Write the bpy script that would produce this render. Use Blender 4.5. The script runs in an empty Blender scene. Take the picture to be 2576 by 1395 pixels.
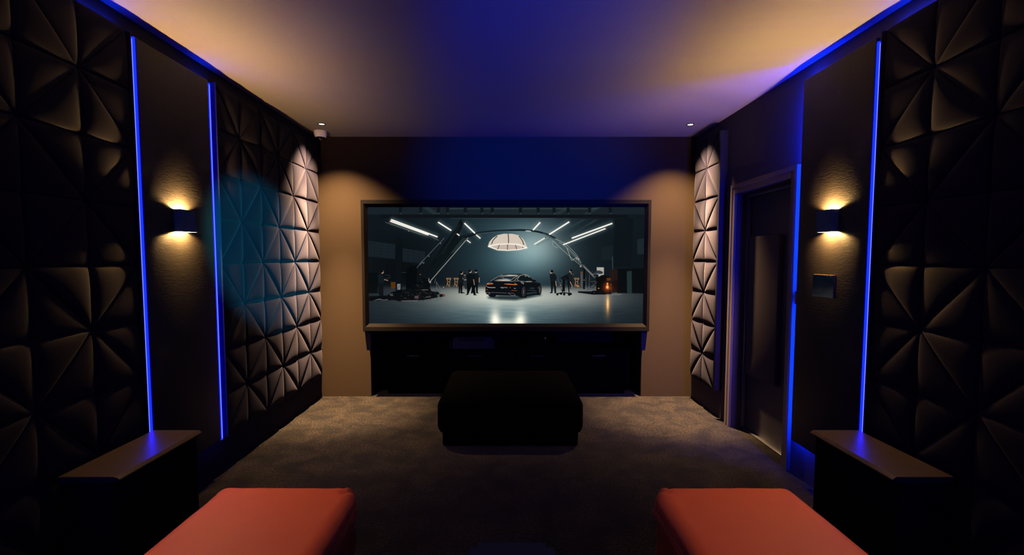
import bpy, bmesh, math, random
import numpy as np
from mathutils import Vector, Matrix
random.seed(7)
PI = math.pi
SC = bpy.context.scene
COL = SC.collection

# ------------------------------------------------------------------ room measures (metres)
W = 2.07          # half width of the room
YF = 5.40         # front wall
YB = -2.60        # rear wall
ZC = 2.86         # ceiling
EYE = 1.55

# ------------------------------------------------------------------ helpers
def setp(o, label=None, cat=None, group=None, kind=None):
    if label: o['label'] = label
    if cat: o['category'] = cat
    if group: o['group'] = group
    if kind: o['kind'] = kind
    return o

def empty(name, loc, label=None, cat=None, group=None, kind=None):
    o = bpy.data.objects.new(name, None)
    o.empty_display_size = 0.1
    COL.objects.link(o)
    o.location = loc
    return setp(o, label, cat, group, kind)

def link(name, bm, mat, parent=None, loc=(0, 0, 0), smooth=False, auto=None):
    me = bpy.data.meshes.new(name)
    bmesh.ops.recalc_face_normals(bm, faces=bm.faces[:])
    bm.to_mesh(me); bm.free()
    for m in (mat if isinstance(mat, (list, tuple)) else [mat]):
        me.materials.append(m)
    if smooth:
        me.shade_smooth()
        if auto is not None:
            me.set_sharp_from_angle(angle=math.radians(auto))
    o = bpy.data.objects.new(name, me)
    COL.objects.link(o)
    if parent: o.parent = parent
    o.location = loc
    return o

def box(bm, x0, x1, y0, y1, z0, z1, bevel=0.0, seg=2, mi=0):
    vs = [bm.verts.new((x, y, z)) for x in (x0, x1) for y in (y0, y1) for z in (z0, z1)]
    f = [(0, 1, 3, 2), (4, 6, 7, 5), (0, 4, 5, 1), (2, 3, 7, 6), (0, 2, 6, 4), (1, 5, 7, 3)]
    fs = [bm.faces.new([vs[i] for i in q]) for q in f]
    for q in fs: q.material_index = mi
    if bevel > 0:
        es = list({e for q in fs for e in q.edges})
        r = bmesh.ops.bevel(bm, geom=es, offset=bevel, segments=seg, profile=0.5, affect='EDGES', clamp_overlap=True)
        for q in r['faces']: q.material_index = mi
    return vs

def B(*boxes, bevel=0.0, seg=2):
    bm = bmesh.new()
    for b in boxes: box(bm, *b, bevel=bevel, seg=seg)
    return bm

def lathe(bm, prof, n=32, c=(0, 0, 0), mi=0):
    rings = []
    for r, z in prof:
        if r < 1e-6:
            rings.append([bm.verts.new((c[0], c[1], c[2] + z))])
        else:
            rings.append([bm.verts.new((c[0] + r * math.cos(2 * PI * i / n), c[1] + r * math.sin(2 * PI * i / n), c[2] + z)) for i in range(n)])
    for a, b in zip(rings, rings[1:]):
        for i in range(n):
            j = (i + 1) % n
            if len(a) == 1 and len(b) == 1: continue
            if len(a) == 1: q = [a[0], b[i], b[j]]
            elif len(b) == 1: q = [a[i], a[j], b[0]]
            else: q = [a[i], a[j], b[j], b[i]]
            f = bm.faces.new(q); f.material_index = mi

def prism(bm, poly, axis, a0, a1, mi=0):
    """extrude a 2D polygon; axis 'x' -> poly is (y,z), 'y' -> (x,z), 'z' -> (x,y)"""
    def P(u, v, a):
        return (a, u, v) if axis == 'x' else (u, a, v) if axis == 'y' else (u, v, a)
    A = [bm.verts.new(P(u, v, a0)) for u, v in poly]
    Bv = [bm.verts.new(P(u, v, a1)) for u, v in poly]
    fs = [bm.faces.new(A), bm.faces.new(Bv[::-1])]
    n = len(poly)
    for i in range(n):
        fs.append(bm.faces.new([A[i], A[(i + 1) % n], Bv[(i + 1) % n], Bv[i]]))
    for f in fs: f.material_index = mi

def tube(bm, pts, r, n=8):
    rings = []
    for i, p in enumerate(pts):
        p = Vector(p)
        d = (Vector(pts[min(i + 1, len(pts) - 1)]) - Vector(pts[max(i - 1, 0)])).normalized()
        u = d.cross(Vector((0, 0, 1)) if abs(d.z) < .9 else Vector((1, 0, 0))).normalized()
        v = d.cross(u)
        rings.append([bm.verts.new(p + r * (math.cos(2 * PI * k / n) * u + math.sin(2 * PI * k / n) * v)) for k in range(n)])
    for a, b in zip(rings, rings[1:]):
        for k in range(n):
            bm.faces.new([a[k], a[(k + 1) % n], b[(k + 1) % n], b[k]])
    bm.faces.new(rings[0]); bm.faces.new(rings[-1][::-1])

# ------------------------------------------------------------------ materials
def lin(c):
    return tuple(((v / 255) / 12.92 if v / 255 <= .04045 else ((v / 255 + .055) / 1.055) ** 2.4) for v in c)

def mat(name, col, rough=.7, spec=.3, metal=0.0, bump=None, var=None, coat=0.0, sheen=0.0):
    """principled material; bump=(scale, strength, distance, detail); var=(scale, colour2, detail)"""
    m = bpy.data.materials.new(name); m.use_nodes = True
    nt = m.node_tree; p = nt.nodes['Principled BSDF']
    p.inputs['Base Color'].default_value = (*col, 1)
    p.inputs['Roughness'].default_value = rough
    p.inputs['Specular IOR Level'].default_value = spec
    p.inputs['Metallic'].default_value = metal
    p.inputs['Coat Weight'].default_value = coat
    p.inputs['Sheen Weight'].default_value = sheen; p.inputs['Sheen Roughness'].default_value = .45; p.inputs['Sheen Tint'].default_value = (.90, .83, 1, 1)
    tc = nt.nodes.new('ShaderNodeTexCoord')
    if var:
        n = nt.nodes.new('ShaderNodeTexNoise'); n.inputs['Scale'].default_value = var[0]; n.inputs['Detail'].default_value = var[2]
        nt.links.new(tc.outputs['Object'], n.inputs['Vector'])
        r = nt.nodes.new('ShaderNodeValToRGB')
        r.color_ramp.elements[0].position = .32; r.color_ramp.elements[0].color = (*col, 1)
        r.color_ramp.elements[1].position = .68; r.color_ramp.elements[1].color = (*var[1], 1)
        nt.links.new(n.outputs['Fac'], r.inputs['Fac']); nt.links.new(r.outputs['Color'], p.inputs['Base Color'])
    if bump:
        n = nt.nodes.new('ShaderNodeTexNoise'); n.inputs['Scale'].default_value = bump[0]; n.inputs['Detail'].default_value = bump[3]
        nt.links.new(tc.outputs['Object'], n.inputs['Vector'])
        b = nt.nodes.new('ShaderNodeBump'); b.inputs['Strength'].default_value = bump[1]; b.inputs['Distance'].default_value = bump[2]
        nt.links.new(n.outputs['Fac'], b.inputs['Height']); nt.links.new(b.outputs['Normal'], p.inputs['Normal'])
    return m

def emis(name, col, strength):
    m = bpy.data.materials.new(name); m.use_nodes = True
    nt = m.node_tree; nt.nodes.clear()
    e = nt.nodes.new('ShaderNodeEmission'); o = nt.nodes.new('ShaderNodeOutputMaterial')
    e.inputs['Color'].default_value = (*col, 1); e.inputs['Strength'].default_value = strength
    nt.links.new(e.outputs[0], o.inputs[0])
    return m

M = {}
M['ceiling'] = mat('ceiling paint', (.22, .213, .205), .9, .03, bump=(90, .04, .002, 3))
M['wall_dark'] = mat('dark wall paint', (.018, .017, .018), .8, .05, bump=(160, .10, .002, 4))
M['wall_side'] = mat('charcoal wall paint', (.055, .047, .045), .85, .06, bump=(160, .10, .002, 4))
M['wall_front'] = mat('taupe wall paint', (.026, .0170, .0092), .85, .06, bump=(160, .06, .002, 4))
M['niche'] = mat('niche black', (.006, .006, .008), .9, .1)
M['fabric'] = mat('quilted panel cloth', (.0042, .0040, .0092), .7, .05, sheen=.048, bump=(420, .16, .002, 3), var=(5, (.0050, .0047, .0106), 3))
M['backing'] = mat('panel backing', (.03, .03, .034), .7, .2)
M['frame'] = mat('screen frame velvet', (.0048, .0038, .0030), .85, .03, bump=(600, .25, .001, 2))
M['board'] = None
M['batten'] = mat('batten paint', (.014, .013, .015), .5, .12)
M['architrave'] = mat('architrave paint', (.130, .100, .070), .6, .10)
M['door'] = mat('door leaf paint', (.040, .034, .030), .6, .35, bump=(60, .05, .001, 3))
M['pad'] = mat('door pad cloth', (.055, .043, .032), .8, .2, bump=(500, .12, .001, 2))
M['stop'] = mat('door stop grey', (.09, .08, .09), .45, .4)
M['steel'] = mat('brushed steel', (.62, .60, .57), .3, .5, 1.0)
M['black'] = mat('black plastic', (.010, .010, .012), .4, .4)
M['black_matte'] = mat('black matte', (.0075, .0070, .0072), .85, .15)
M['black_cloth'] = mat('black cloth', (.0015, .0014, .0015), .97, .0)
M['sconce'] = mat('sconce powder coat', (.036, .078, .100), .55, .15, bump=(900, .05, .0005, 2))
M['sconce_in'] = mat('sconce inside', (.02, .02, .02), .8, .1)
M['white_plastic'] = mat('white plastic', (.75, .74, .73), .35, .45)
M['print'] = mat('grey print', (.12, .12, .14), .5, .3)
M['dome'] = mat('smoked dome', (.004, .004, .005), .05, .6, coat=1.0)
M['glass'] = mat('touch glass', (.003, .007, .030), .08, .22)
M['bezel'] = mat('brass edge bezel', (.10, .07, .05), .4, .4, .5)
M['table_top'] = mat('dark veneer', (.022, .015, .010), .33, .2, var=(14, (.027, .018, .012), 5))
M['table_body'] = mat('black lacquer', (.003, .003, .003), .7, .03)
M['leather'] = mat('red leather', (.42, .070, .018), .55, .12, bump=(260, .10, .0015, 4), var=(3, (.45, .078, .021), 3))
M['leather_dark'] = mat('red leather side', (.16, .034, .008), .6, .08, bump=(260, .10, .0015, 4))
M['piping'] = mat('leather piping', (.16, .05, .012), .6, .04)
M['alu'] = mat('aluminium channel', (.28, .28, .30), .4, .5, .8)
M['led'] = emis('blue light strip', (.0006, .0024, 1.0), 17.0)
M['led_core'] = emis('blue light strip core', (.0140, .0165, 1.0), 17.0)
M['led_bare'] = emis('bare blue light strip', (.0006, .013, 1.0), 600.0)
M['led_run'] = emis('blue tape end', (.001, .020, 1.0), 85.0)
M['led_rear_fill'] = emis('added rear blue strip', (.0006, .035, 1.0), 32.0)  # for the added strips out of view that colour the ceiling
M['lamp'] = emis('downlight lens', (1.0, .86, .62), 14.0)
M['amber'] = emis('amber pilot light', (1.0, .55, .25), .55)
M['pilot'] = emis('white pilot light', (.6, .75, 1.0), .3)
M['off_white'] = mat('kerb', (.3, .3, .3))

def board_material():
    m = mat('black leather cloth', (.0185, .0155, .0135), .50, .16)
    nt = m.node_tree; p = nt.nodes['Principled BSDF']; tc = nt.nodes['Texture Coordinate']
    n1 = nt.nodes.new('ShaderNodeTexNoise'); n1.inputs['Scale'].default_value = 48; n1.inputs['Detail'].default_value = 5
    n1.inputs['Distortion'].default_value = .8
    mp = nt.nodes.new('ShaderNodeMapping'); mp.inputs['Rotation'].default_value = (math.radians(35), 0, 0); mp.inputs['Scale'].default_value = (1, .55, 1.9)
    nt.links.new(tc.outputs['Object'], mp.inputs['Vector']); nt.links.new(mp.outputs['Vector'], n1.inputs['Vector'])
    b = nt.nodes.new('ShaderNodeBump'); b.inputs['Strength'].default_value = .42; b.inputs['Distance'].default_value = .003
    nt.links.new(n1.outputs['Fac'], b.inputs['Height']); nt.links.new(b.outputs['Normal'], p.inputs['Normal'])
    return m
M['board'] = board_material()

def carpet_material():
    m = bpy.data.materials.new('brown carpet'); m.use_nodes = True
    nt = m.node_tree; p = nt.nodes['Principled BSDF']
    p.inputs['Roughness'].default_value = .95; p.inputs['Specular IOR Level'].default_value = .08
    p.inputs['Sheen Weight'].default_value = .05
    tc = nt.nodes.new('ShaderNodeTexCoord')
    def noise(s, d, dist=0):
        n = nt.nodes.new('ShaderNodeTexNoise'); n.inputs['Scale'].default_value = s; n.inputs['Detail'].default_value = d
        n.inputs['Distortion'].default_value = dist
        nt.links.new(tc.outputs['Object'], n.inputs['Vector']); return n
    big = noise(5.0, 9, .6); fib = noise(140, 2); mid = noise(62, 3)
    r1 = nt.nodes.new('ShaderNodeValToRGB')
    r1.color_ramp.elements[0].position = .38; r1.color_ramp.elements[0].color = (.0026, .0019, .0011, 1)
    r1.color_ramp.elements[1].position = .62; r1.color_ramp.elements[1].color = (.0088, .0066, .0039, 1)
    nt.links.new(big.outputs['Fac'], r1.inputs['Fac'])
    r2 = nt.nodes.new('ShaderNodeValToRGB')
    r2.color_ramp.elements[0].position = .43; r2.color_ramp.elements[0].color = (.02, .018, .016, 1)
    r2.color_ramp.elements[1].position = .60; r2.color_ramp.elements[1].color = (3.0, 2.9, 2.8, 1)
    add = nt.nodes.new('ShaderNodeMath'); add.operation = 'ADD'
    hm = nt.nodes.new('ShaderNodeMath'); hm.operation = 'MULTIPLY'; hm.inputs[1].default_value = .5
    nt.links.new(fib.outputs['Fac'], add.inputs[0]); nt.links.new(mid.outputs['Fac'], add.inputs[1]); nt.links.new(add.outputs[0], hm.inputs[0])
    nt.links.new(hm.outputs[0], r2.inputs['Fac'])
    mx = nt.nodes.new('ShaderNodeMix'); mx.data_type = 'RGBA'; mx.blend_type = 'MULTIPLY'; mx.inputs[0].default_value = 1.0
    nt.links.new(r1.outputs['Color'], mx.inputs[6]); nt.links.new(r2.outputs['Color'], mx.inputs[7])
    nt.links.new(mx.outputs[2], p.inputs['Base Color'])
    b = nt.nodes.new('ShaderNodeBump'); b.inputs['Strength'].default_value = .75; b.inputs['Distance'].default_value = .010
    nt.links.new(hm.outputs[0], b.inputs['Height']); nt.links.new(b.outputs['Normal'], p.inputs['Normal'])
    return m
M['carpet'] = carpet_material()

# ------------------------------------------------------------------ the setting
T = .12
setp(link('floor', B((-W - .6, W + .6, YB - .3, YF + .9, -.12, 0)), M['carpet']), 'brown speckled deep pile carpet', kind='structure')
setp(link('ceiling', B((-W - .6, W + .6, YB - .3, YF + .9, ZC, ZC + .12)), M['ceiling']), 'smooth white painted ceiling', kind='structure')
setp(link('wall_left', B((-W - T, -W, YB, YF + T, 0, ZC)), M['wall_dark']), 'dark painted side wall at the left', kind='structure')
setp(link('wall_back', B((-W - T, W + T, YB - T, YB, 0, ZC)), M['wall_dark']), 'dark rear wall behind the seats', kind='structure')
DY0, DY1, DZ = 3.55, 4.42, 2.125          # door opening in the right wall
setp(link('wall_right', B((W, W + .20, YB, DY0, 0, ZC), (W, W + .20, DY1, YF + T, 0, ZC), (W, W + .20, DY0, DY1, DZ, ZC)), M['wall_side']),
     'charcoal side wall at the right with the door opening', kind='structure')
NX, NZ, ND = 1.512, .745, .55             # niche under the screen
setp(link('wall_front', B((-W, -NX, YF, YF + ND + .1, 0, ZC), (NX, W, YF, YF + ND + .1, 0, ZC), (-NX, NX, YF, YF + ND + .1, NZ, ZC)), M['wall_front']),
     'taupe painted front wall behind the screen', kind='structure')
bm = B((-NX, NX, YF + ND, YF + ND + .1, 0, NZ), (-NX, -NX + .004, YF + .005, YF + ND, 0, NZ), (NX - .004, NX, YF + .005, YF + ND, 0, NZ))
setp(link('trim_1', bm, M['niche']), 'black lining of the niche below the screen', kind='structure')

# ------------------------------------------------------------------ quilted wall panels
ROW = .3125; CW = .31
Z_SEAM = 1.51
def tuft_mesh():
    """two columns by four rows of squares, each split by one diagonal into two stuffed triangles; +x faces the room, y 0..2 CW, z 0..4 ROW"""
    bm = bmesh.new()
    H = .034; m = 9
    S = [1.0, .992, .975, .945, .90, .83, .73, .60, .45, .28, .12]
    rnd = random.Random(3)
    def tri(a, b, c):
        cen = ((a[0] + b[0] + c[0]) / 3, (a[1] + b[1] + c[1]) / 3)
        edge = []
        for p, q in ((a, b), (b, c), (c, a)):
            for i in range(m):
                t = i / m
                t = t * t * (3 - 2 * t) * .6 + t * .4
                edge.append((p[0] + (q[0] - p[0]) * t, p[1] + (q[1] - p[1]) * t))
        def bary(p):
            d = (b[1] - c[1]) * (a[0] - c[0]) + (c[0] - b[0]) * (a[1] - c[1])
            l1 = ((b[1] - c[1]) * (p[0] - c[0]) + (c[0] - b[0]) * (p[1] - c[1])) / d
            l2 = ((c[1] - a[1]) * (p[0] - c[0]) + (a[0] - c[0]) * (p[1] - c[1])) / d
            return max(l1, 0), max(l2, 0), max(1 - l1 - l2, 0)
        k = H * rnd.uniform(.92, 1.06)
        rings = []
        for s in S:
            ring = []
            for e in edge:
                p = (cen[0] + (e[0] - cen[0]) * s, cen[1] + (e[1] - cen[1]) * s)
                l = bary(p)
                h = k * (27 * l[0] * l[1] * l[2] + 1e-9) ** .17 if s < 1 else 0
                ring.append(bm.verts.new((h, p[0], p[1])))
            rings.append(ring)
        top = bm.verts.new((k, cen[0], cen[1]))
        n = len(edge)
        for r0, r1 in zip(rings, rings[1:]):
            for i in range(n):
                bm.faces.new([r0[i], r0[(i + 1) % n], r1[(i + 1) % n], r1[i]])
        for i in range(n):
            bm.faces.new([rings[-1][i], rings[-1][(i + 1) % n], top])
    for c in range(2):
        for r in range(4):
            y0, y1, z0, z1 = c * CW, (c + 1) * CW, r * ROW, (r + 1) * ROW
            if (c + r) % 2 == 0:
                tri((y0, z0), (y1, z0), (y1, z1)); tri((y0, z0), (y1, z1), (y0, z1))
            else:
                tri((y0, z0), (y1, z0), (y0, z1)); tri((y1, z0), (y1, z1), (y0, z1))
    bmesh.ops.remove_doubles(bm, verts=bm.verts[:], dist=1e-5)
    bmesh.ops.recalc_face_normals(bm, faces=bm.faces[:])
    # faces look to +x
    if sum(f.normal.x * f.calc_area() for f in bm.faces) < 0:
        bmesh.ops.reverse_faces(bm, faces=bm.faces[:])
    me = bpy.data.meshes.new('quilted_panel'); bm.to_mesh(me); bm.free()
    me.materials.append(M['fabric']); me.shade_smooth()
    return me
TUFT = tuft_mesh()
bk = B((-.026, -.0005, .001, 2 * CW - .001, .001, 4 * ROW - .001)); BACK = bpy.data.meshes.new('backing'); bk.to_mesh(BACK); bk.free()
BACK.materials.append(M['backing'])
def panel(side, y_start, z0, label, group):
    """side -1 left wall, +1 right wall; y_start is the end with the smaller y"""
    o = bpy.data.objects.new('quilted_panel', TUFT); COL.objects.link(o)
    if side < 0: o.location = (-W + .0265, y_start, z0)
    else:
        o.location = (W - .0265, y_start + 2 * CW, z0); o.rotation_euler = (0, 0, PI)
    setp(o, label, 'wall panel', group)
    b = bpy.data.objects.new('backing', BACK); COL.objects.link(b); b.parent = o
    return o
Z_UP, Z_LO = Z_SEAM + .001, Z_SEAM - 4 * ROW - .001
G1, G2, G3, G4 = ('quilted panels of the left wall beyond the sconce board', 'quilted panels of the left wall behind the side table',
                  'quilted panels of the right wall by the front corner', 'quilted panels of the right wall behind the side table')
FY = 3.462
for k, (up, lo) in enumerate((('upper grey quilted panel beside the far blue strip on the left wall', 'lower grey quilted panel beside the far blue strip on the left wall'),
                              ('upper grey quilted panel, middle of the three on the left wall beyond the sconce', 'lower grey quilted panel, middle of the three on the left wall beyond the sconce'),
                              ('upper grey quilted panel on the left wall under the security camera', 'lower grey quilted panel in the left front corner above the carpet'))):
    panel(-1, FY + k * 2 * CW, Z_UP, up, G1); panel(-1, FY + k * 2 * CW, Z_LO, lo, G1)
panel(1, 4.685, Z_UP, 'upper narrow quilted panel between the door and the front wall', G3)
panel(1, 4.685, Z_LO, 'lower narrow quilted panel between the door and the front wall', G3)
NYE = 2.686
for k, (up, lo) in enumerate((('upper dark quilted panel beside the near blue strip on the {0} wall', 'lower dark quilted panel behind the side table on the {0} wall'),
                              ('upper dark quilted panel at the {0} edge of the photo', 'lower dark quilted panel at the {0} edge of the photo'),
                              ('upper dark quilted panel of the {0} wall beside the recliner seat', 'lower dark quilted panel of the {0} wall beside the recliner seat'))):
    for side, nm, g in ((-1, 'left', G2), (1, 'right', G4)):
        panel(side, NYE - (k + 1) * 2 * CW, Z_UP, up.format(nm), g); panel(side, NYE - (k + 1) * 2 * CW, Z_LO, lo.format(nm), g)

for sd, nm in ((-1, 'left'), (1, 'right')):
    setp(link('trim_%d' % (3 if sd < 0 else 4), B((min(sd * 2.004, sd * W), max(sd * 2.004, sd * W), NYE + .0005, NYE + .006, .262, 2.758)), M['batten']), 'thin end board of the %s near quilted panels' % nm, kind='structure')
setp(link('trim_5', B((-W, -2.004, FY - .010, FY - .0015,   .262, 2.758)), M['wall_dark']), 'thin end board of the far quilted panels on the left wall', kind='structure')
# end board of the narrow panel on the right wall
setp(link('trim_2', B((W - .072, W, 4.625, 4.660, .275, 2.735), bevel=.004), M['batten'], smooth=True, auto=30), 'upright end board closing the narrow quilted panel', kind='structure')

# ------------------------------------------------------------------ sconce boards
def sconce_board(side, label):
    o = link('backing_board', None or B((min(side * 2.0, side * 2.026), max(side * 2.0, side * 2.026), 2.720, 3.365, .275, 2.738), bevel=.006, seg=3), M['board'], smooth=True, auto=40)
    setp(o, label, 'wall board', 'sconce boards')
    link('mounting_rail', B((min(side * 2.026, side * W), max(side * 2.026, side * W), 2.95, 3.15, 2.30, 2.40)), M['black_matte'], o)
    link('mounting_rail', B((min(side * 2.026, side * W), max(side * 2.026, side * W), 2.95, 3.15, .50, .60)), M['black_matte'], o)
    return o
sconce_board(-1, 'tall black board on the left wall carrying a lit sconce')
sconce_board(1, 'tall black board on the right wall carrying a sconce and a touch panel')

# ------------------------------------------------------------------ blue light strips
def led_strip(side, y0, y1, xf, xb, z0, z1, label, mt_led='led', chan=None, run=None, core=None):
    e = empty('light_strip', (side * W, (y0 + y1) / 2, z0), label, 'light strip', 'blue upright light strips')
    lx = lambda v: side * (v - W)
    def bx(a, b, c, d, z0_, z1_, mt, nm):
        xs = sorted((lx(a), lx(b)))
        return link(nm, B((xs[0], xs[1], c - (y0 + y1) / 2, d - (y0 + y1) / 2, z0_ - z0, z1_ - z0)), mt, e)
    bx(*(chan or (xb, W)), y0, y1, z0 - .01, z1 + .01, M['alu'], 'channel')
    bx(xf, xb, y0 + .002, y1 - .002, z0, z1, M[mt_led], 'diffuser')
    if core: bx(*core, z0 + .01, z1 - .01, M['led_core'], 'core')
    if run: bx(2.047, 2.053, run[0], run[1], run[2], run[2] + .006, M['led_run'], 'top_run')
    return e
led_strip(-1, 2.703, 2.719, 2.003, 2.026, .30, 2.735, 'blue glowing strip between quilted panel and sconce board, left near side table', run=(2.44, 2.665, 2.763), core=(2.009, 2.019, 2.7012, 2.705), chan=(2.026, 2.040))
led_strip(-1, 3.370, 3.392, 2.004, 2.045, .27, 2.725, 'blue glowing strip on the far edge of the left sconce board', run=(3.27, 3.45, 2.735), core=(2.0026, 2.006, 3.376, 3.383))
led_strip(1, 2.703, 2.719, 2.003, 2.026, .30, 2.710, 'blue glowing strip between quilted panel and sconce board, right near side table', run=(2.44, 2.665, 2.763), core=(2.009, 2.019, 2.7012, 2.705), chan=(2.026, 2.040))
led_strip(1, 3.315, 3.358, 2.029, 2.042, .30, 2.725, 'blue strip tucked behind the right sconce board beside the door', 'led_bare', (2.0262, 2.029), run=(3.20, 3.42, 2.735))

# ------------------------------------------------------------------ sconces
def sconce(side, label):
    y0, y1, z0, z1 = 2.962, 3.084, 1.708, 1.842
    yc = (y0 + y1) / 2
    e = empty('wall_sconce', (side * 2.0, yc, z0), label, 'wall lamp', 'up and down wall sconces')
    bx = lambda d: -side * d
    # folded front: near edge shallow, far lower corner deepest
    NT, NB, FT, FB = .046, .046, .050, .066
    if side > 0: NT, NB, FT, FB = .050, .042, .058, .052
    H = z1 - z0; a, b = y0 - yc, y1 - yc; t = .0025
    bm = bmesh.new()
    V = lambda d, y, z: bm.verts.new((bx(d), y, z))
    def quad(*v): return bm.faces.new(v)
    o = dict(nt=V(NT, a, H), nb=V(NB, a, 0), ft=V(FT, b, H), fb=V(FB, b, 0), wnt=V(0, a, H), wnb=V(0, a, 0), wft=V(0, b, H), wfb=V(0, b, 0))
    quad(o['wnt'], o['nt'], o['nb'], o['wnb']); quad(o['wft'], o['wfb'], o['fb'], o['ft'])
    bm.faces.new((o['nt'], o['ft'], o['nb'])); bm.faces.new((o['ft'], o['fb'], o['nb']))
    i = dict(nt=V(NT - t, a + t, H), nb=V(NB - t, a + t, 0), ft=V(FT - t, b - t, H), fb=V(FB - t, b - t, 0), wnt=V(0, a + t, H), wnb=V(0, a + t, 0), wft=V(0, b - t, H), wfb=V(0, b - t, 0))
    quad(i['wnt'], i['wnb'], i['nb'], i['nt']); quad(i['wft'], i['ft'], i['fb'], i['wfb'])
    bm.faces.new((i['nt'], i['nb'], i['ft'])); bm.faces.new((i['ft'], i['nb'], i['fb']))
    for s in ('t', 'b'):
        quad(o['wn' + s], o['n' + s], i['n' + s], i['wn' + s]); quad(o['n' + s], o['f' + s], i['f' + s], i['n' + s]); quad(o['f' + s], o['wf' + s], i['wf' + s], i['f' + s])
    sh = link('shade', bm, M['sconce'], e)
    link('back_plate', B((min(bx(0), bx(.002)), max(bx(0), bx(.002)), a + t, b - t, .03, H - .03)), M['sconce_in'], e)
    link('lamp_holder', B((min(bx(.002), bx(.040)), max(bx(.002), bx(.040)), a + .02, b - .02, H / 2 - .028, H / 2 + .028), bevel=.004), M['sconce_in'], e)
    for nm, z, pw in (('sconce up light', H - .026, 132), ('sconce down light', .024, 76)):
        L = bpy.data.lights.new(nm, 'POINT'); L.energy = pw; L.color = (1.0, .57, .185); L.shadow_soft_size = .014
        l = bpy.data.objects.new(nm, L); COL.objects.link(l); l.parent = e; l.location = (bx(.026), 0, z)
    return e
sconce(-1, 'folded wedge wall sconce lit above and below on the left board')
sconce(1, 'folded wedge wall sconce on the right board above the touch panel')

# ------------------------------------------------------------------ touch panel on the right board
tp = empty('touch_panel', (2.0, 3.055, 1.302), 'square black glass touch panel on the right board below the sconce', 'touch panel')
link('housing', B((-.016, 0, -.103, .103, 0, .143), bevel=.003), M['bezel'], tp, smooth=True, auto=30)
link('glass_face', B((-.0185, -.016, -.1005, .1005, .0025, .1405)), M['glass'], tp)
for yy in (-.040, -.070): link('pilot_light', B((-.0192, -.0185, yy - .0016, yy + .0016, .1335, .1362)), M['amber'], tp)

# small dark box on the wall beside the door
sw = setp(link('switch_box', B((W - .034, W, 3.395, 3.440, 1.225, 1.315), bevel=.003), M['black'], smooth=True, auto=30), 'small dark switch box on the blue lit wall beside the door', 'switch')
link('rocker', B((W - .037, W - .034, 3.403, 3.432, 1.245, 1.295), bevel=.001), M['black'], sw)

# ------------------------------------------------------------------ the door
d = empty('door_1', (W, (DY0 + DY1) / 2, 0), 'dark door with a padded board in the right wall', kind='structure')
yc = (DY0 + DY1) / 2
dx = lambda v: v - W
A0, A1, AZ, AF = 3.475, 4.495, 2.205, 2.047
bm = bmesh.new()
ST = .034
for q in ((AF, W, A0 + ST, DY0 + .004, 0, AZ - ST), (AF, W, DY1 - .004, A1 - ST, 0, AZ - ST), (AF, W, DY0 + .004, DY1 - .004, DZ - .004, AZ - ST),
          (AF - .005, W, A0, A0 + ST, 0, AZ), (AF - .005, W, A1 - ST, A1, 0, AZ), (AF - .005, W, A0 + ST, A1 - ST, AZ - ST, AZ)):
    box(bm, dx(q[0]), dx(q[1]), q[2] - yc, q[3] - yc, q[4], q[5], bevel=.0015, seg=1)
link('architrave', bm, M['architrave'], d)
bm = bmesh.new()
for q in ((W, W + .20, DY0, DY0 + .012, 0, DZ), (W, W + .20, DY1 - .012, DY1, 0, DZ), (W, W + .20, DY0 + .012, DY1 - .012, DZ - .012, DZ)):
    box(bm, dx(q[0]), dx(q[1]), q[2] - yc, q[3] - yc, q[4], q[5])
link('door_lining', bm, M['door'], d)
bm = bmesh.new()
for q in ((2.155, 2.186, DY1 - .034, DY1 - .012, .012, DZ - .012), (2.155, 2.186, DY0 + .012, DY0 + .034, .012, DZ - .012), (2.155, 2.186, DY0 + .034, DY1 - .034, DZ - .040, DZ - .012)):
    box(bm, dx(q[0]), dx(q[1]), q[2] - yc, q[3] - yc, q[4], q[5], bevel=.003)
link('door_stop', bm, M['stop'], d, smooth=True, auto=30)
link('door_leaf', B((dx(2.190), dx(2.235), DY0 + .014 - yc, DY1 - .014 - yc, .012, DZ - .014)), M['door'], d)
link('acoustic_pad', B((dx(2.148), dx(2.190), 3.862 - yc, 4.335 - yc, .520, 1.735), bevel=.004), M['pad'], d, smooth=True, auto=30)
link('threshold', B((dx(2.150), dx(2.200), DY0 + .012 - yc, DY1 - .012 - yc, 0, .011), bevel=.003), M['steel'], d, smooth=True, auto=30)

# ------------------------------------------------------------------ downlights and security camera
def spot(name, parent, loc, target, energy, size, blend, color, soft=.03):
    L = bpy.data.lights.new(name, 'SPOT'); L.energy = energy; L.spot_size = math.radians(size); L.spot_blend = blend; L.color = color; L.shadow_soft_size = soft
    l = bpy.data.objects.new(name, L); COL.objects.link(l)
    if parent: l.parent = parent
    l.location = loc
    base = Vector(parent.location) if parent else Vector((0, 0, 0))
    l.rotation_euler = (Vector(target) - (base + Vector(loc))).to_track_quat('-Z', 'Y').to_euler()
    return l

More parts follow.
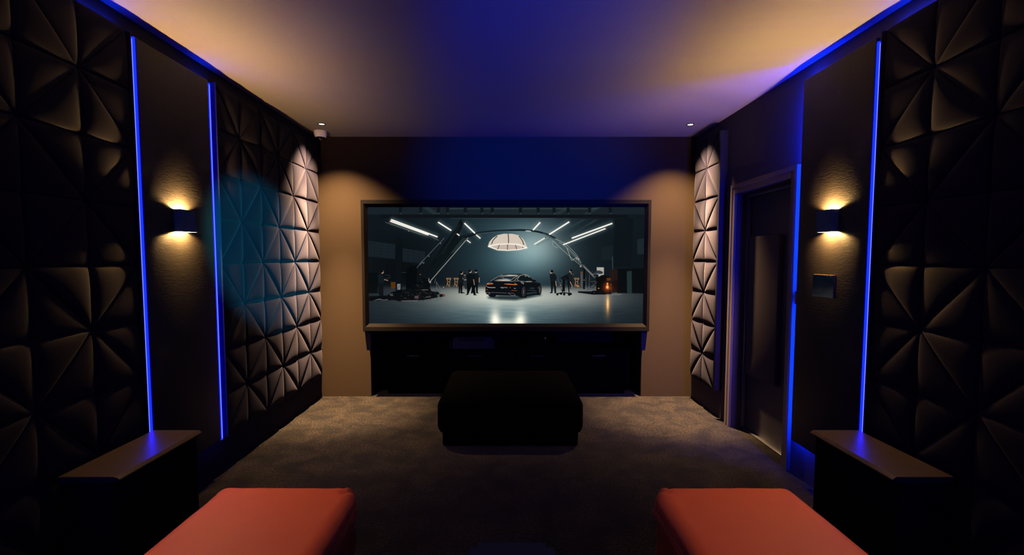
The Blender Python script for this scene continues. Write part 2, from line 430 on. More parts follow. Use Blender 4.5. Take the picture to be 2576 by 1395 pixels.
def downlight(x, y, label, group):
    e = empty('downlight', (x, y, ZC), label, 'downlight', group)
    bm = bmesh.new(); lathe(bm, [(.030, -.0015), (.037, -.0015), (.037, -.005), (.031, -.0075), (.026, -.004), (.026, -.0015), (.030, -.0015)], 36)
    link('rim', bm, M['black_matte'], e, smooth=True, auto=40)
    bm = bmesh.new(); lathe(bm, [(0, -.003), (.026, -.003)], 36)
    link('lens', bm, M['lamp'], e)
    return e
WARM = (1.0, .63, .34)
dl = downlight(-1.807, 4.883, 'small round lit downlight in the ceiling near the security camera', 'ceiling downlights')
dr = downlight(1.812, 4.900, 'small round lit downlight in the ceiling at the right front corner', 'ceiling downlights')
for e in (dl, dr):
    sg = 1 if e.location.x > 0 else -1
    sg = 1 if e.location.x > 0 else -1
    kf, kb = (1150, 4000) if sg < 0 else (860, 4000)
    spot('front downlight field', e, (0, 0, -.012), (e.location.x - sg * .05, e.location.y + .46, 0), kf, 98, 1.0, WARM)
    spot('front downlight beam', e, (0, 0, -.012), (e.location.x - (.06 if sg > 0 else -.04), e.location.y + (.05 if sg > 0 else .10), 0), kb, 44, 1.0, WARM)

c = empty('security_camera', (-1.925, 5.165, ZC), 'white dome security camera on the ceiling in the left front corner', 'security camera')
bm = bmesh.new(); lathe(bm, [(0, 0), (.064, 0), (.066, -.006), (.065, -.030), (.062, -.046), (.054, -.058), (.047, -.064), (.043, -.060), (0, -.060)], 40)
link('housing', bm, M['white_plastic'], c, smooth=True, auto=35)
bm = bmesh.new(); lathe(bm, [(.043, -.056)] + [(.043 * math.cos(t), -.060 - .040 * math.sin(t)) for t in [i * PI / 20 for i in range(11)]], 36)
bmesh.ops.remove_doubles(bm, verts=bm.verts[:], dist=1e-5)
link('dome', bm, M['dome'], c, smooth=True)
bm = bmesh.new()
for i in range(6):
    a = -PI / 2 + .08 + i * .085
    p = Vector((.0662 * math.cos(a), .0662 * math.sin(a), -.020)); 
    if i == 0: lathe(bm, [(0, -.003), (.0028, 0), (0, .003)], 10, p)
    else: lathe(bm, [(0, -.0014), (.0024, 0), (0, .0014)], 8, p)
link('logo_mark', bm, M['print'], c)

# ------------------------------------------------------------------ projection screen (a lit picture of a film studio)
def paint_screen(Wp=1440, Hp=604):
    img = np.zeros((Hp, Wp, 3), np.float32)
    X0, X1, Y0, Y1 = 918., 1623., 519., 815.
    yy, xx = np.mgrid[0:Hp, 0:Wp].astype(np.float32)
    PY = Y0 + (yy + .5) / Hp * (Y1 - Y0)
    vv = (PY - Y0) / (Y1 - Y0)
    XL = X0 + 8 * vv; XR = X1 - 5 * vv
    PX = XL + (xx + .5) / Wp * (XR - XL)
    A = lambda *c: np.array(c, np.float32)
    sx = Wp / (X1 - X0); sy = Hp / (Y1 - Y0)
    def to_pix(p):
        v = (p[1] - Y0) / (Y1 - Y0); xl = X0 + 8 * v; xr = X1 - 5 * v
        return ((p[0] - xl) / (xr - xl) * Wp, v * Hp)
    g = lambda cx, cy, rx, ry: np.exp(-((PX - cx) / rx) ** 2 - ((PY - cy) / ry) ** 2)[..., None]
    # back wall and haze
    img[:] = A(15, 23, 28)
    img += g(1285, 650, 150, 95) * A(16, 26, 29)
    img += g(1322, 640, 105, 75) * A(34, 50, 52)
    img += g(1345, 618, 72, 54) * A(84, 80, 72)
    img += g(1300, 560, 200, 32) * A(12, 19, 21)
    img -= g(1010, 680, 90, 80) * A(6, 10, 12)
    # floor
    hz = 721.
    fl = 1 / (1 + np.exp(-(PY - hz) / 2.6))[..., None]
    fcol = A(24, 33, 39) + g(1275, 742, 215, 40) * A(118, 112, 98) + g(1240, 742, 110, 26) * A(46, 40, 32) + g(1275, 800, 190, 60) * A(52, 68, 70) \
        + g(1460, 745, 110, 28) * A(46, 42, 38) - g(1275, 830, 420, 26) * A(8, 10, 10)
    rs = np.random.RandomState(4)
    streak = rs.randn(Hp, 48).astype(np.float32)
    streak = np.repeat(streak, Wp // 48 + 1, axis=1)[:, :Wp]
    for sh in (1, 3, 7, 15, 30): streak = (streak + np.roll(streak, sh, 1)) / 1.6
    streak = (streak + np.roll(streak, 1, 0)) / 2
    fcol = fcol * (1 + .028 * streak[..., None] * np.clip((PY - 745) / 40, 0, 1)[..., None])
    img = img * (1 - fl) + fcol * fl
    img += fl * (g(1244, 806, 13, 26) * A(150, 128, 105) + g(1309, 808, 14, 24) * A(150, 130, 105) + g(1276, 814, 40, 14) * A(90, 78, 62))
    img += fl * (g(1529, 765, 3.2, 20) * A(150, 95, 40) + g(1529, 768, 9, 34) * A(60, 34, 10))
    img = np.clip(img, 0, 255)
    def fill(poly, col, al=1.0, soft=0.0):
        nonlocal img
        P = np.array([to_pix(p) for p in poly], np.float32)
        pad = 2 + int(soft * 3)
        x0 = max(int(P[:, 0].min()) - pad, 0); x1 = min(int(P[:, 0].max()) + pad + 1, Wp)
        y0 = max(int(P[:, 1].min()) - pad, 0); y1 = min(int(P[:, 1].max()) + pad + 1, Hp)
        if x1 <= x0 or y1 <= y0: return
        n = 3
        gx = (np.arange((x1 - x0) * n) + .5) / n + x0; gy = (np.arange((y1 - y0) * n) + .5) / n + y0
        ins = np.zeros((len(gy), len(gx)), bool)
        for i in range(len(P)):
            ax, ay = P[i]; bx_, by = P[(i + 1) % len(P)]
            if ay == by: continue
            cond = (gy >= min(ay, by)) & (gy < max(ay, by))
            xi = ax + (gy[cond] - ay) / (by - ay) * (bx_ - ax)
            ins[cond] ^= gx[None, :] > xi[:, None]
        cov = ins.reshape(y1 - y0, n, x1 - x0, n).mean((1, 3)).astype(np.float32)
        if soft > 0:
            k = max(1, int(soft)); 
            for _ in range(2):
                for ax in (0, 1):
                    acc = np.zeros_like(cov)
                    for s in range(-k, k + 1): acc += np.roll(cov, s, ax)
                    cov = acc / (2 * k + 1)
        c_ = cov[..., None] * al
        img[y0:y1, x0:x1] = img[y0:y1, x0:x1] * (1 - c_) + A(*col) * c_
    def line(pts, w, col, al=1.0, soft=0.0):
        for a, b in zip(pts, pts[1:]):
            dx_, dy_ = b[0] - a[0], b[1] - a[1]; L = math.hypot(dx_, dy_) or 1
            nx, ny = -dy_ / L * w / 2, dx_ / L * w / 2
            fill([(a[0] + nx, a[1] + ny), (b[0] + nx, b[1] + ny), (b[0] - nx, b[1] - ny), (a[0] - nx, a[1] - ny)], col, al, soft)
    def ell(cx, cy, rx, ry, col, al=1.0, soft=0.0, rot=0.0, n=28):
        c0, s0 = math.cos(rot), math.sin(rot)
        fill([(cx + rx * math.cos(t) * c0 - ry * math.sin(t) * s0, cy + rx * math.cos(t) * s0 + ry * math.sin(t) * c0) for t in [2 * PI * i / n for i in range(n)]], col, al, soft)
    def glow(cx, cy, rx, ry, col):
        nonlocal img
        img = img + g(cx, cy, rx, ry) * A(*col)
    def curve(pts, n=6):
        out = []
        for i in range(len(pts) - 1):
            p0 = pts[max(i - 1, 0)]; p1 = pts[i]; p2 = pts[i + 1]; p3 = pts[min(i + 2, len(pts) - 1)]
            for k in range(n):
                t = k / n
                out.append(tuple(.5 * (2 * p1[j] + (p2[j] - p0[j]) * t + (2 * p0[j] - 5 * p1[j] + 4 * p2[j] - p3[j]) * t * t + (3 * p1[j] - p0[j] - 3 * p2[j] + p3[j]) * t ** 3) for j in (0, 1)))
        out.append(pts[-1]); return out
    C1 = lambda *pts: [(880 + x / 3.22, 470 + y / 3.22) for x, y in pts]
    C3 = lambda *pts: [(900 + x / 6.779, 660 + y / 6.779) for x, y in pts]
    C4 = lambda *pts: [(1270 + x / 6.779, 660 + y / 6.779) for x, y in pts]
    C5 = lambda *pts: [(1210 + x / 15.153, 670 + y / 15.153) for x, y in pts]
    # ceiling of the studio: rafters, truss, hanging lamps
    fill(C1((100, 150), (2400, 150), (2400, 218), (100, 218)), (26, 36, 42), .75)
    for x0, x1 in ((560, 660), (1760, 1640), (2000, 1880)):
        fill(C1((x0, 150), (x0 + 55, 150), (x1 + 55, 218), (x1, 218)), (44, 58, 64), .5)
    for x0, x1 in ((1880, 1500), (1980, 1640)):
        fill(C1((x0, 260), (x0 + 30, 260), (x1 + 14, 470), (x1, 470)), (62, 80, 84), .35, 1)
    for yv in (300, 330, 362): line(C1((960, yv), (1560, yv)), .6, (70, 92, 98), .35)
    line(C1((780, 172), (2000, 172)), 1.3, (70, 92, 98), .8)
    fill(C1((240, 218), (2250, 220), (2260, 246), (240, 246)), (14, 19, 24))
    line(C1((800, 249), (1650, 249)), .8, (70, 92, 98), .6)
    for x in (395, 560, 705, 780, 925, 1060, 1145, 1375, 1520, 1650, 1765, 1940, 2110):
        fill(C1((x - 14, 160), (x + 14, 160), (x + 11, 205), (x - 11, 208)), (14, 20, 24), .9)
        ell(*C1((x + 3, 209))[0], 2.2, 1.4, (90, 108, 112), .45)
    # side walls: window bands and doors
    for x0, x1, ya, yb in ((130, 355, 430, 560), (415, 600, 490, 600)):
        fill(C1((x0, ya), (x1, ya + 30), (x1, yb + 20), (x0, yb)), (24, 34, 40), .9)
        for k in range(1, 6):
            line(C1((x0, ya + k * 24), (x1, ya + 28 + k * 24)), .5, (12, 18, 22), .8)
        for k in (.25, .5, .75): line(C1((x0 + (x1 - x0) * k, ya), (x0 + (x1 - x0) * k, yb + 20)), .6, (12, 18, 22), .8)
    fill(C1((360, 400), (412, 420), (412, 860), (360, 860)), (10, 16, 20), .8)
    fill(C1((140, 690), (215, 690), (215, 860), (140, 860)), (8, 12, 15), .9)
    fill(C1((2040, 480), (2130, 470), (2130, 590), (2040, 590)), (22, 32, 37), .9)
    fill(C1((2330, 420), (2385, 410), (2385, 540), (2330, 540)), (28, 40, 46), .9)
    fill(C1((2140, 250), (2300, 250), (2280, 640), (2140, 640)), (12, 17, 21), .5, 2)
    fill(C1((2165, 660), (2390, 655), (2390, 862), (2165, 858)), (9, 12, 15), .95)
    fill(C1((2245, 680), (2285, 676), (2287, 860), (2247, 858)), (36, 50, 54), .9)
    line(C1((2128, 560), (2130, 760)), 1.6, (70, 88, 92), .8)
    # tubes of light
    tubes = [((315, 258), (700, 400), 10), ((308, 270), (625, 383), 9), ((700, 278), (812, 348), 10), ((855, 372), (878, 388), 8), ((935, 422), (970, 448), 6),
             ((915, 285), (1005, 370), 10), ((1012, 380), (1050, 412), 8), ((1540, 278), (1478, 345), 10), ((1778, 275), (1610, 380), 10),
             ((1580, 405), (1488, 460), 6), ((2130, 288), (1795, 410), 10), ((2075, 330), (1725, 463), 8)]
    for a, b, w in tubes:
        line(C1(a, b), w / 3.22 * 5, (150, 175, 178), .22, 7)
    # drapes, arch and cables
    fill(C1((886, 252), (908, 292), (868, 400), (760, 590), (640, 745), (600, 740), (660, 600), (740, 470), (850, 330)), (12, 18, 22))
    line(C1((880, 300), (700, 610)), 1.4, (40, 56, 60), .7, 1)
    line(C1((845, 370), (690, 580)), 1.0, (34, 48, 52), .7, 1)
    fill(C1((1012, 366), (1010, 384), (955, 402), (640, 765), (596, 742), (700, 590), (830, 430), (900, 388)), (14, 21, 25))
    fill(C1((905, 405), (945, 408), (850, 520), (800, 540)), (38, 54, 58), .7, 1)
    line(C1((905, 410), (700, 680)), 1.2, (36, 50, 54), .8, 1)
    line(C1((950, 405), (640, 765)), 2.2, (158, 158, 150), .85)
    line(C1((755, 408), (570, 605), (530, 655)), 1.2, (120, 130, 132), .8)
    for p in ((725, 452), (630, 556), (572, 606), (585, 612), (560, 620)): ell(*C1(p)[0], 1.9, 1.6, (100, 108, 110), .9)
    arch = curve(C1((880, 396), (1000, 372), (1140, 354), (1260, 347), (1400, 344), (1500, 354), (1590, 378), (1665, 414)), 8)
    line(arch, 4.6, (20, 31, 36))
    line(curve(C1((1010, 376), (1150, 360), (1260, 352), (1400, 360)), 8), .8, (130, 150, 150), .6)
    line(curve(C1((1280, 352), (1360, 362), (1440, 352)), 6), 1.0, (96, 116, 118), .7)
    ell(*C1((1440, 352))[0], 8, 1.8, (190, 196, 188), .85, 0, .08)
    line(curve(C1((1560, 372), (1640, 412), (1720, 470), (1800, 540), (1870, 618)), 8), 3.2, (66, 88, 92))
    for pts in ((1650, 412), (1740, 455), (1830, 540), (1872, 612)), ((1690, 440), (1770, 498), (1845, 575), (1850, 600)), ((1640, 430), (1720, 505), (1800, 575), (1880, 640)):
        line(curve(C1(*pts), 8), 1.1, (190, 186, 172), .8)
    line(curve(C1((1755, 490), (1775, 540), (1795, 588), (1815, 580), (1840, 565), (1830, 590)), 8), 1.3, (196, 190, 176), .85)
    line(curve(C1((1635, 430), (1645, 470), (1685, 490)), 6), 1.3, (150, 166, 164), .8)
    for p in ((1880, 628), (1868, 640), (1890, 640), (1850, 580)): ell(*C1(p)[0], 2.6, 2.0, (170, 160, 150), .9)
    for a, b, w in tubes:
        line(C1(a, b), w / 3.22 + .9, (238, 226, 200), .75, 1)
        line(C1(a, b), w / 3.22, (255, 251, 242))
        ell(*C1(a)[0], 2.0, 1.5, (90, 46, 24), .8)
    line(curve(C1((270, 280), (360, 310), (460, 345), (560, 378), (625, 388), (710, 428)), 6), .9, (150, 150, 142), .75)
    ell(*C1((463, 352))[0], 1.5, 1.3, (140, 110, 110))
    # dome lamp
    dome = C1((1110, 478), (1122, 440), (1150, 408), (1190, 384), (1240, 374), (1310, 374), (1362, 386), (1400, 418), (1420, 450), (1432, 490), (1362, 504), (1270, 511), (1190, 506))
    fill(dome, (212, 198, 182))
    fill(C1((1125, 470), (1275, 456), (1425, 486), (1360, 500), (1270, 506), (1190, 502)), (196, 182, 168))
    for a in (((1140, 458), (1155, 425), (1188, 392)), ((1275, 374), (1279, 414), (1279, 452)), ((1404, 464), (1392, 430), (1364, 392))):
        line(curve(C1(*a), 5), 1.8, (26, 30, 34))
    for a in (((1190, 502), (1205, 464)), ((1271, 456), (1271, 506)), ((1346, 502), (1336, 464)), ((1398, 490), (1392, 470))): line(C1(*a), 1.6, (50, 56, 58), .9)
    rim = C1((1112, 476), (1190, 460), (1275, 456), (1360, 460), (1432, 488), (1362, 503), (1270, 509), (1190, 505), (1112, 476))
    line(rim, 4.2, (255, 240, 215), .28, 2); line(rim, 2.0, (255, 247, 232))
    # crew
    def person(T, head, hr, torso, legs, arms=(), skin=(190, 150, 125), cl=(13, 17, 20), hair=(12, 13, 14), face=0):
        for l in legs: fill(T(*l), cl)
        fill(T(*torso), (cl[0] + 4, cl[1] + 6, cl[2] + 6))
        for a in arms: line(T(*a), 2.0, skin, .85)
        hx, hy = T(head)[0]
        ell(hx + face * .5, hy + .6, hr * .82, hr * 1.1, skin); ell(hx - face * .9, hy - .9, hr * .9, hr * .85, hair)
    person(C3, (1752, 165), 4.0, [(1700, 215), (1730, 190), (1770, 195), (1790, 260), (1780, 345), (1705, 345)], [[(1705, 340), (1780, 340), (1765, 500), (1825, 520), (1740, 525), (1735, 400), (1730, 522), (1705, 522)]], [((1770, 268), (1810, 275))], face=1)
    person(C3, (1810, 195), 2.4, [(1785, 215), (1830, 215), (1835, 300), (1785, 300)], [[(1790, 300), (1845, 300), (1845, 450), (1815, 450)]], [((1800, 290), (1850, 290))], cl=(34, 42, 46))
    person(C3, (2000, 140), 3.8, [(1955, 190), (1990, 180), (2035, 185), (2058, 240), (2045, 330), (1960, 330)], [[(1955, 320), (2045, 320), (2035, 430), (2035, 510), (2060, 524), (2005, 522), (2000, 400), (1945, 525), (1915, 525)]], [((2058, 250), (2058, 335))], face=0)
    person(C3, (1902, 140), 4.0, [(1835, 215), (1880, 175), (1940, 178), (1990, 230), (1985, 345), (1845, 345)], [[(1845, 340), (1985, 340), (1985, 440), (1998, 540), (2022, 555), (1965, 558), (1925, 400), (1872, 545), (1820, 556), (1850, 530)]], [((1960, 280), (1975, 380))], cl=(8, 11, 13), face=1)
    person(C3, (392, 150), 4.0, [(325, 200), (360, 175), (400, 190), (425, 280), (420, 345), (325, 345)], [[(330, 340), (415, 340), (415, 560), (360, 575), (325, 520)]], [((425, 285), (495, 302))], cl=(15, 19, 22), face=1)
    person(C4, (790, 150), 4.0, [(760, 200), (785, 178), (850, 185), (888, 250), (860, 310), (770, 310)], [[(775, 305), (862, 305), (872, 520), (845, 528), (822, 360), (808, 520), (758, 520), (785, 495)]], [((860, 310), (872, 390))], cl=(14, 20, 24), face=-1)
    person(C4, (1118, 135), 3.4, [(1080, 175), (1140, 170), (1155, 250), (1150, 300), (1085, 300)], [[(1090, 300), (1150, 300), (1140, 440), (1115, 440)]], [((1110, 320), (1145, 400), (1130, 435)), ((1125, 175), (1135, 195))], cl=(20, 24, 28), face=-1)
    # folding chairs
    for T, ox, oy in ((C3, 0, 0), (C3, 128, 0), (C4, 1175 - 1487, 0)):
        for a in (((1487, 262), (1580, 262)), ((1495, 280), (1575, 280)), ((1500, 262), (1515, 315)), ((1568, 262), (1552, 315)), ((1508, 322), (1560, 322)), ((1515, 330), (1500, 400)), ((1555, 325), (1545, 410)), ((1510, 340), (1540, 405))):
            line(T(*[(x + ox, y + oy) for x, y in a]), 1.5, (176, 124, 72), .9)
    # left pile of film gear
    fill(C3((800, 130), (870, 50), (985, 50), (985, 420), (940, 470), (800, 440)), (7, 10, 12))
    fill(C3((722, 168), (805, 165), (805, 262), (724, 262)), (9, 13, 15)); line(C3((722, 165), (805, 163)), .7, (60, 74, 78))
    fill(C3((650, 360), (710, 360), (705, 460), (652, 460)), (120, 124, 130)); line(C3((660, 450), (705, 372)), .8, (20, 22, 24))
    fill(C3((540, 325), (625, 328), (620, 440), (545, 440)), (92, 50, 12), .9, 1); line(C3((435, 210), (520, 208), (520, 262), (440, 262)), .8, (66, 74, 80), .8)
    fill(C3((170, 575), (480, 560), (560, 500), (690, 470), (820, 440), (1060, 300), (1100, 250), (1200, 290), (1215, 440), (1240, 490), (1360, 500), (1400, 570), (1320, 600), (1100, 640), (900, 650), (700, 665), (600, 640), (170, 655)), (9, 12, 14), .96, 1)
    for i in range(150):
        x = rs.uniform(700, 1380); y = rs.uniform(460, 620) if x > 1215 else rs.uniform(300, 640)
        if x < 980 and y < 460: continue
        L = rs.uniform(8, 48); t = rs.uniform(-.6, .6) + (PI / 2 if rs.rand() < .35 else 0); v = rs.uniform(20, 78)
        line(C3((x, y), (x + L * math.cos(t), y + L * math.sin(t))), rs.uniform(.5, 1.3), (v, v * .98, v * 1.02), .75)
    for k in range(4):
        line(curve(C3((250 + 20 * k, 655 - 6 * k), (340, 620 + 5 * k), (420, 640), (490, 625 + 4 * k)), 6), .9, (126, 128, 130), .6)
    for a in (((525, 540), (580, 535)), ((530, 560), (585, 562)), ((1070, 465), (1185, 462)), ((1140, 590), (1230, 580)), ((720, 655), (1010, 650))): line(C3(*a), 1.6, (140, 130, 132), .75)
    fill(C3((950, 570), (1020, 565), (1018, 612), (952, 615)), (88, 70, 76), .9)
    ell(*C3((1440, 560))[0], 5, 3.6, (104, 58, 54)); ell(*C3((1380, 565))[0], 6, 4.4, (70, 82, 88)); ell(*C3((1405, 562))[0], 4, 4, (14, 16, 18))
    fill(C3((1190, 262), (1200, 262), (1198, 320), (1185, 320)), (160, 160, 158)); ell(*C3((1215, 330))[0], 2.6, 2.6, (150, 150, 148))
    ell(*C3((1046, 198))[0], 1.2, 1.2, (230, 120, 40)); ell(*C3((1447, 416))[0], 1.2, 1.2, (235, 150, 60)); ell(*C3((1777, 410))[0], 1.0, 1.6, (220, 120, 40))
    for a in (((1320, 320), (1382, 432)), ((1325, 320), (1332, 448)), ((1310, 270), (1290, 350))): line(C3(*a), 1.1, (110, 118, 120), .8)
    # right crane and gear
    for a in (((880, 230), (935, 380)), ((935, 380), (975, 300)), ((905, 310), (960, 375))): line(C4(*a), .9, (90, 104, 108), .6)
    fill(C4((1285, 145), (1330, 145), (1328, 430), (1290, 430)), (66, 72, 76), .8)
    for k in range(7): line(C4((1288, 215 + 30 * k), (1328, 218 + 30 * k)), 1.2, (150, 146, 142), .6)
    fill(C4((1288, 150), (1326, 150), (1326, 205), (1290, 205)), (112, 64, 44), .8)
    fill(C4((1565, 72), (1690, 75), (1688, 205), (1640, 210), (1635, 255), (1592, 255), (1596, 200), (1565, 190)), (172, 168, 158))
    ell(*C4((1610, 160))[0], 9.5, 4.4, (44, 54, 58), 1, 0, .15)
    fill(C4((1340, 60), (1365, 60), (1360, 450), (1335, 450)), (8, 11, 13))
    line(C4((1310, 30), (1500, 215)), 5.5, (44, 48, 50), .9); 
    for k in range(14):
        a = (1330 + k * 12.5, 45 + k * 12.5); line(C4(a, (a[0] + 26, a[1] + (38 if k % 2 else -4))), 1.0, (196, 188, 178), .85)
    for i in range(46):
        x = rs.uniform(1490, 1560); y = rs.uniform(150, 260); v = rs.uniform(14, 150)
        line(C4((x, y), (x + rs.uniform(-18, 18), y + rs.uniform(-14, 14))), 1.2, (v, v, v), .8)
    fill(C4((1555, 255), (1650, 210), (1700, 205), (1800, 250), (1820, 540), (1560, 540)), (11, 11, 12), .96)
    fill(C4((1785, 110), (1920, 100), (1930, 300), (1790, 300)), (34, 22, 20), .85); fill(C4((1820, 305), (1930, 305), (1930, 500), (1820, 520)), (26, 12, 8), .85)
    fill(C4((1240, 490), (1560, 480), (1800, 505), (1720, 545), (1500, 545), (1250, 512)), (12, 15, 17)); line(C4((1255, 485), (1500, 490)), 1.6, (80, 88, 92), .8)
    ell(*C4((1520, 512))[0], 6.2, 5.2, (8, 10, 11)); ell(*C4((1690, 520))[0], 5, 3.6, (8, 9, 10)); ell(*C4((1522, 512))[0], 2.0, 2.2, (52, 40, 40))
    for a in (((1440, 190), (1435, 460)), ((1460, 320), (1560, 320)), ((1470, 420), (1570, 330)), ((1480, 400), (1560, 398)), ((1380, 240), (1385, 470))): line(C4(*a), 1.0, (120, 112, 116), .75)
    for i in range(60):
        x = rs.uniform(1345, 1560); y = rs.uniform(260, 470); v = rs.uniform(16, 92)
        line(C4((x, y), (x + rs.uniform(-24, 24), y + rs.uniform(-16, 16))), 1.0, (v, v, v * 1.03), .6)
    # camera dolly
    fill(C4((985, 250), (1020, 250), (1020, 490), (975, 490)), (10, 13, 15)); fill(C4((945, 250), (1090, 180), (1095, 290), (1060, 300), (990, 295)), (16, 20, 23))
    fill(C4((1055, 240), (1090, 240), (1100, 520), (1085, 520)), (12, 15, 17)); line(C4((880, 530), (1000, 510), (1130, 530)), 2.4, (14, 18, 20)); line(C4((955, 450), (985, 510)), 1.6, (12, 15, 17))
    for p in ((892, 540), (1008, 540), (1092, 545), (955, 528), (1120, 535)): ell(*C4(p)[0], 2.9, 3.0, (7, 9, 10))
    for i in range(46):
        x = rs.uniform(950, 1110); y = rs.uniform(185, 500); v = rs.uniform(16, 96)
        line(C4((x, y), (x + rs.uniform(-16, 16), y + rs.uniform(-22, 22))), .9, (v, v, v * 1.04), .6)
    for i in range(26):
        x = rs.uniform(1150, 1300); y = rs.uniform(330, 460); v = rs.uniform(60, 150)
        line(C4((x, y), (x + rs.uniform(-26, 26), y + rs.uniform(-10, 26))), .8, (v, v * .8, v * .7), .6)
    for p, r in (((1212, 392), 1.6), ((1250, 398), 2.2), ((945, 385), 1.5), ((872, 390), 1.2), ((1348, 295), 1.2), ((1163, 198), .9), ((1600, 438), 1.8), ((1545, 425), 1.2)): ell(*C4(p)[0], r, r * .8, (226, 140, 58), .95)
    fill(C4((1735, 255), (1805, 258), (1800, 305), (1738, 305)), (120, 52, 14), .8, 1)
    fill(C4((1745, 545), (1900, 528), (2020, 540), (1950, 556), (1790, 556)), (108, 112, 112), .7, 1)
    gx, gy = C4((1749, 420))[0]; glow(gx, gy, 10, 12, (120, 44, 12)); glow(gx, gy, 3.2, 3.4, (255, 150, 90)); glow(gx, gy - 4.5, 2.2, 5, (160, 80, 30)); gx2, gy2 = C4((1750, 354))[0]; glow(gx2, gy2, 1.8, 1.8, (255, 170, 100))
    for p in ((1806, 372), (1775, 455), (1800, 435)): ell(*C4(p)[0], 1.1, .9, (216, 110, 44), .9)
    # the black car
    fill(C5((200, 1160), (700, 1090), (1500, 1100), (2250, 1060), (2330, 1090), (1800, 1200), (1300, 1290), (700, 1270), (250, 1210)), (20, 32, 38), .9, 5)
    fill(C5((140, 960), (140, 840), (160, 760), (180, 640), (230, 590), (330, 552), (470, 462), (640, 368), (800, 303), (1000, 272), (1400, 262), (1580, 275), (1720, 302), (1850, 395), (1960, 490), (2010, 545), (2180, 600), (2240, 640), (2285, 740), (2297, 880), (2275, 1030), (2220, 1085), (2080, 1080), (1740, 1130), (1690, 1190), (1560, 1196), (1480, 1170), (1380, 1120), (1300, 1112), (560, 1092), (500, 1165), (330, 1165), (240, 1072), (180, 1060)), (11, 16, 20))
    fill(C5((510, 465), (700, 385), (1000, 352), (1370, 335), (1130, 500), (830, 480)), (30, 44, 49))
    fill(C5((640, 400), (800, 330), (1050, 300), (1440, 315), (1350, 345), (1050, 352), (800, 372)), (186, 176, 164), .9, 2)
    fill(C5((900, 330), (1100, 312), (1380, 318), (1330, 340), (1050, 348)), (240, 228, 214), .9, 2)
    fill(C5((820, 290), (1050, 272), (1420, 264), (1560, 280), (1440, 306), (1050, 296)), (40, 56, 60), .9, 1)
    fill(C5((440, 525), (650, 478), (860, 470), (1100, 480), (1140, 560), (900, 545), (620, 548)), (176, 165, 152), .85, 2)
    fill(C5((620, 510), (820, 490), (1090, 500), (1040, 530), (800, 535)), (232, 220, 205), .8, 2)
    ell(*C5((920, 455))[0], 6.5, .9, (120, 122, 122)); ell(*C5((820, 425))[0], 1.6, .9, (150, 150, 146))
    line(C5((335, 556), (480, 460), (650, 366), (800, 304)), .9, (196, 186, 172), .9)
    line(C5((1125, 500), (1280, 400), (1410, 325)), 1.1, (206, 194, 178), .9); fill(C5((1140, 525), (1400, 350), (1430, 345), (1200, 525)), (10, 14, 17))
    line(C5((1245, 522), (1360, 410), (1470, 335)), 1.0, (220, 212, 200), .9)
    fill(C5((1355, 480), (1460, 375), (1600, 325), (1720, 325), (1850, 420), (1965, 545), (1420, 525)), (15, 24, 28))
    line(C5((1450, 340), (1580, 298), (1700, 305), (1840, 395)), 1.8, (214, 200, 184), .8, 1)
    line(C5((1420, 522), (1352, 478), (1450, 372)), .9, (206, 198, 186), .9); line(C5((1630, 325), (1740, 535)), 1.4, (8, 11, 13)); fill(C5((1635, 335), (1720, 332), (1700, 385), (1665, 380)), (170, 158, 146), .7)
    line(C5((1120, 560), (1260, 540), (1450, 545), (1700, 575), (1950, 570)), 1.7, (172, 158, 142), .75, 1); line(C5((1700, 560), (1900, 562)), 1.3, (236, 216, 194), .8, 1)
    line(C5((1980, 575), (2180, 610)), 1.6, (46, 62, 66), .8, 1)
    line(C5((1490, 575), (1560, 640), (1612, 655), (1580, 590), (1520, 568)), .8, (240, 232, 222), .9)
    fill(C5((180, 656), (220, 625), (300, 640), (440, 634), (436, 664), (185, 682)), (224, 108, 30)); line(C5((230, 610), (300, 605), (420, 630)), .9, (214, 200, 188), .8)
    fill(C5((850, 652), (1060, 646), (1200, 664), (1310, 664), (1240, 612), (1270, 612), (1384, 692), (1200, 697), (862, 668)), (222, 108, 32))
    for a in (((190, 656), (290, 654)), ((950, 660), (1050, 660)), ((1220, 682), (1320, 684))): line(C5(*a), .8, (250, 176, 92))
    line(C5((150, 878), (228, 872)), 1.3, (190, 76, 22)); line(C5((1135, 903), (1240, 912), (1355, 916)), 1.3, (176, 62, 16))
    line(C5((215, 785), (350, 798), (525, 797)), 1.5, (208, 200, 194), .95); line(C5((715, 793), (990, 797)), 1.5, (158, 150, 156), .95); line(C5((755, 812), (830, 815)), 1.5, (148, 140, 146), .9); line(C5((1240, 828), (1300, 828)), 1.3, (206, 198, 188)); line(C5((1075, 797), (1105, 797)), 1.2, (190, 180, 176)); ell(*C5((190, 742))[0], 1.0, 1.1, (190, 184, 178))
    line(C5((180, 985), (290, 978), (290, 1040), (270, 1055), (195, 1060), (178, 1010), (180, 985)), .9, (146, 132, 142), .95)
    line(C5((305, 1040), (330, 988), (620, 992), (960, 1010)), .9, (140, 126, 138), .9)
    line(C5((1005, 1003), (1190, 1008), (1245, 1040), (1300, 1102), (1150, 1095), (1090, 1060), (1005, 1003)), .9, (132, 112, 124), .95)
    fill(C5((1740, 890), (2100, 905), (2100, 930), (1745, 910)), (62, 76, 80), .8, 1); fill(C5((1720, 1010), (2120, 965), (2110, 1000), (1720, 1055)), (58, 78, 84), .8, 1); fill(C5((1850, 790), (2020, 790), (2015, 860), (1845, 850)), (40, 52, 56), .9, 1)
    ell(*C5((1595, 950))[0], 7.6, 16.2, (8, 11, 13)); ell(*C5((1605, 965))[0], 6.0, 14.2, (60, 50, 56), .5); ell(*C5((1605, 965))[0], 5.3, 13.2, (14, 18, 21))
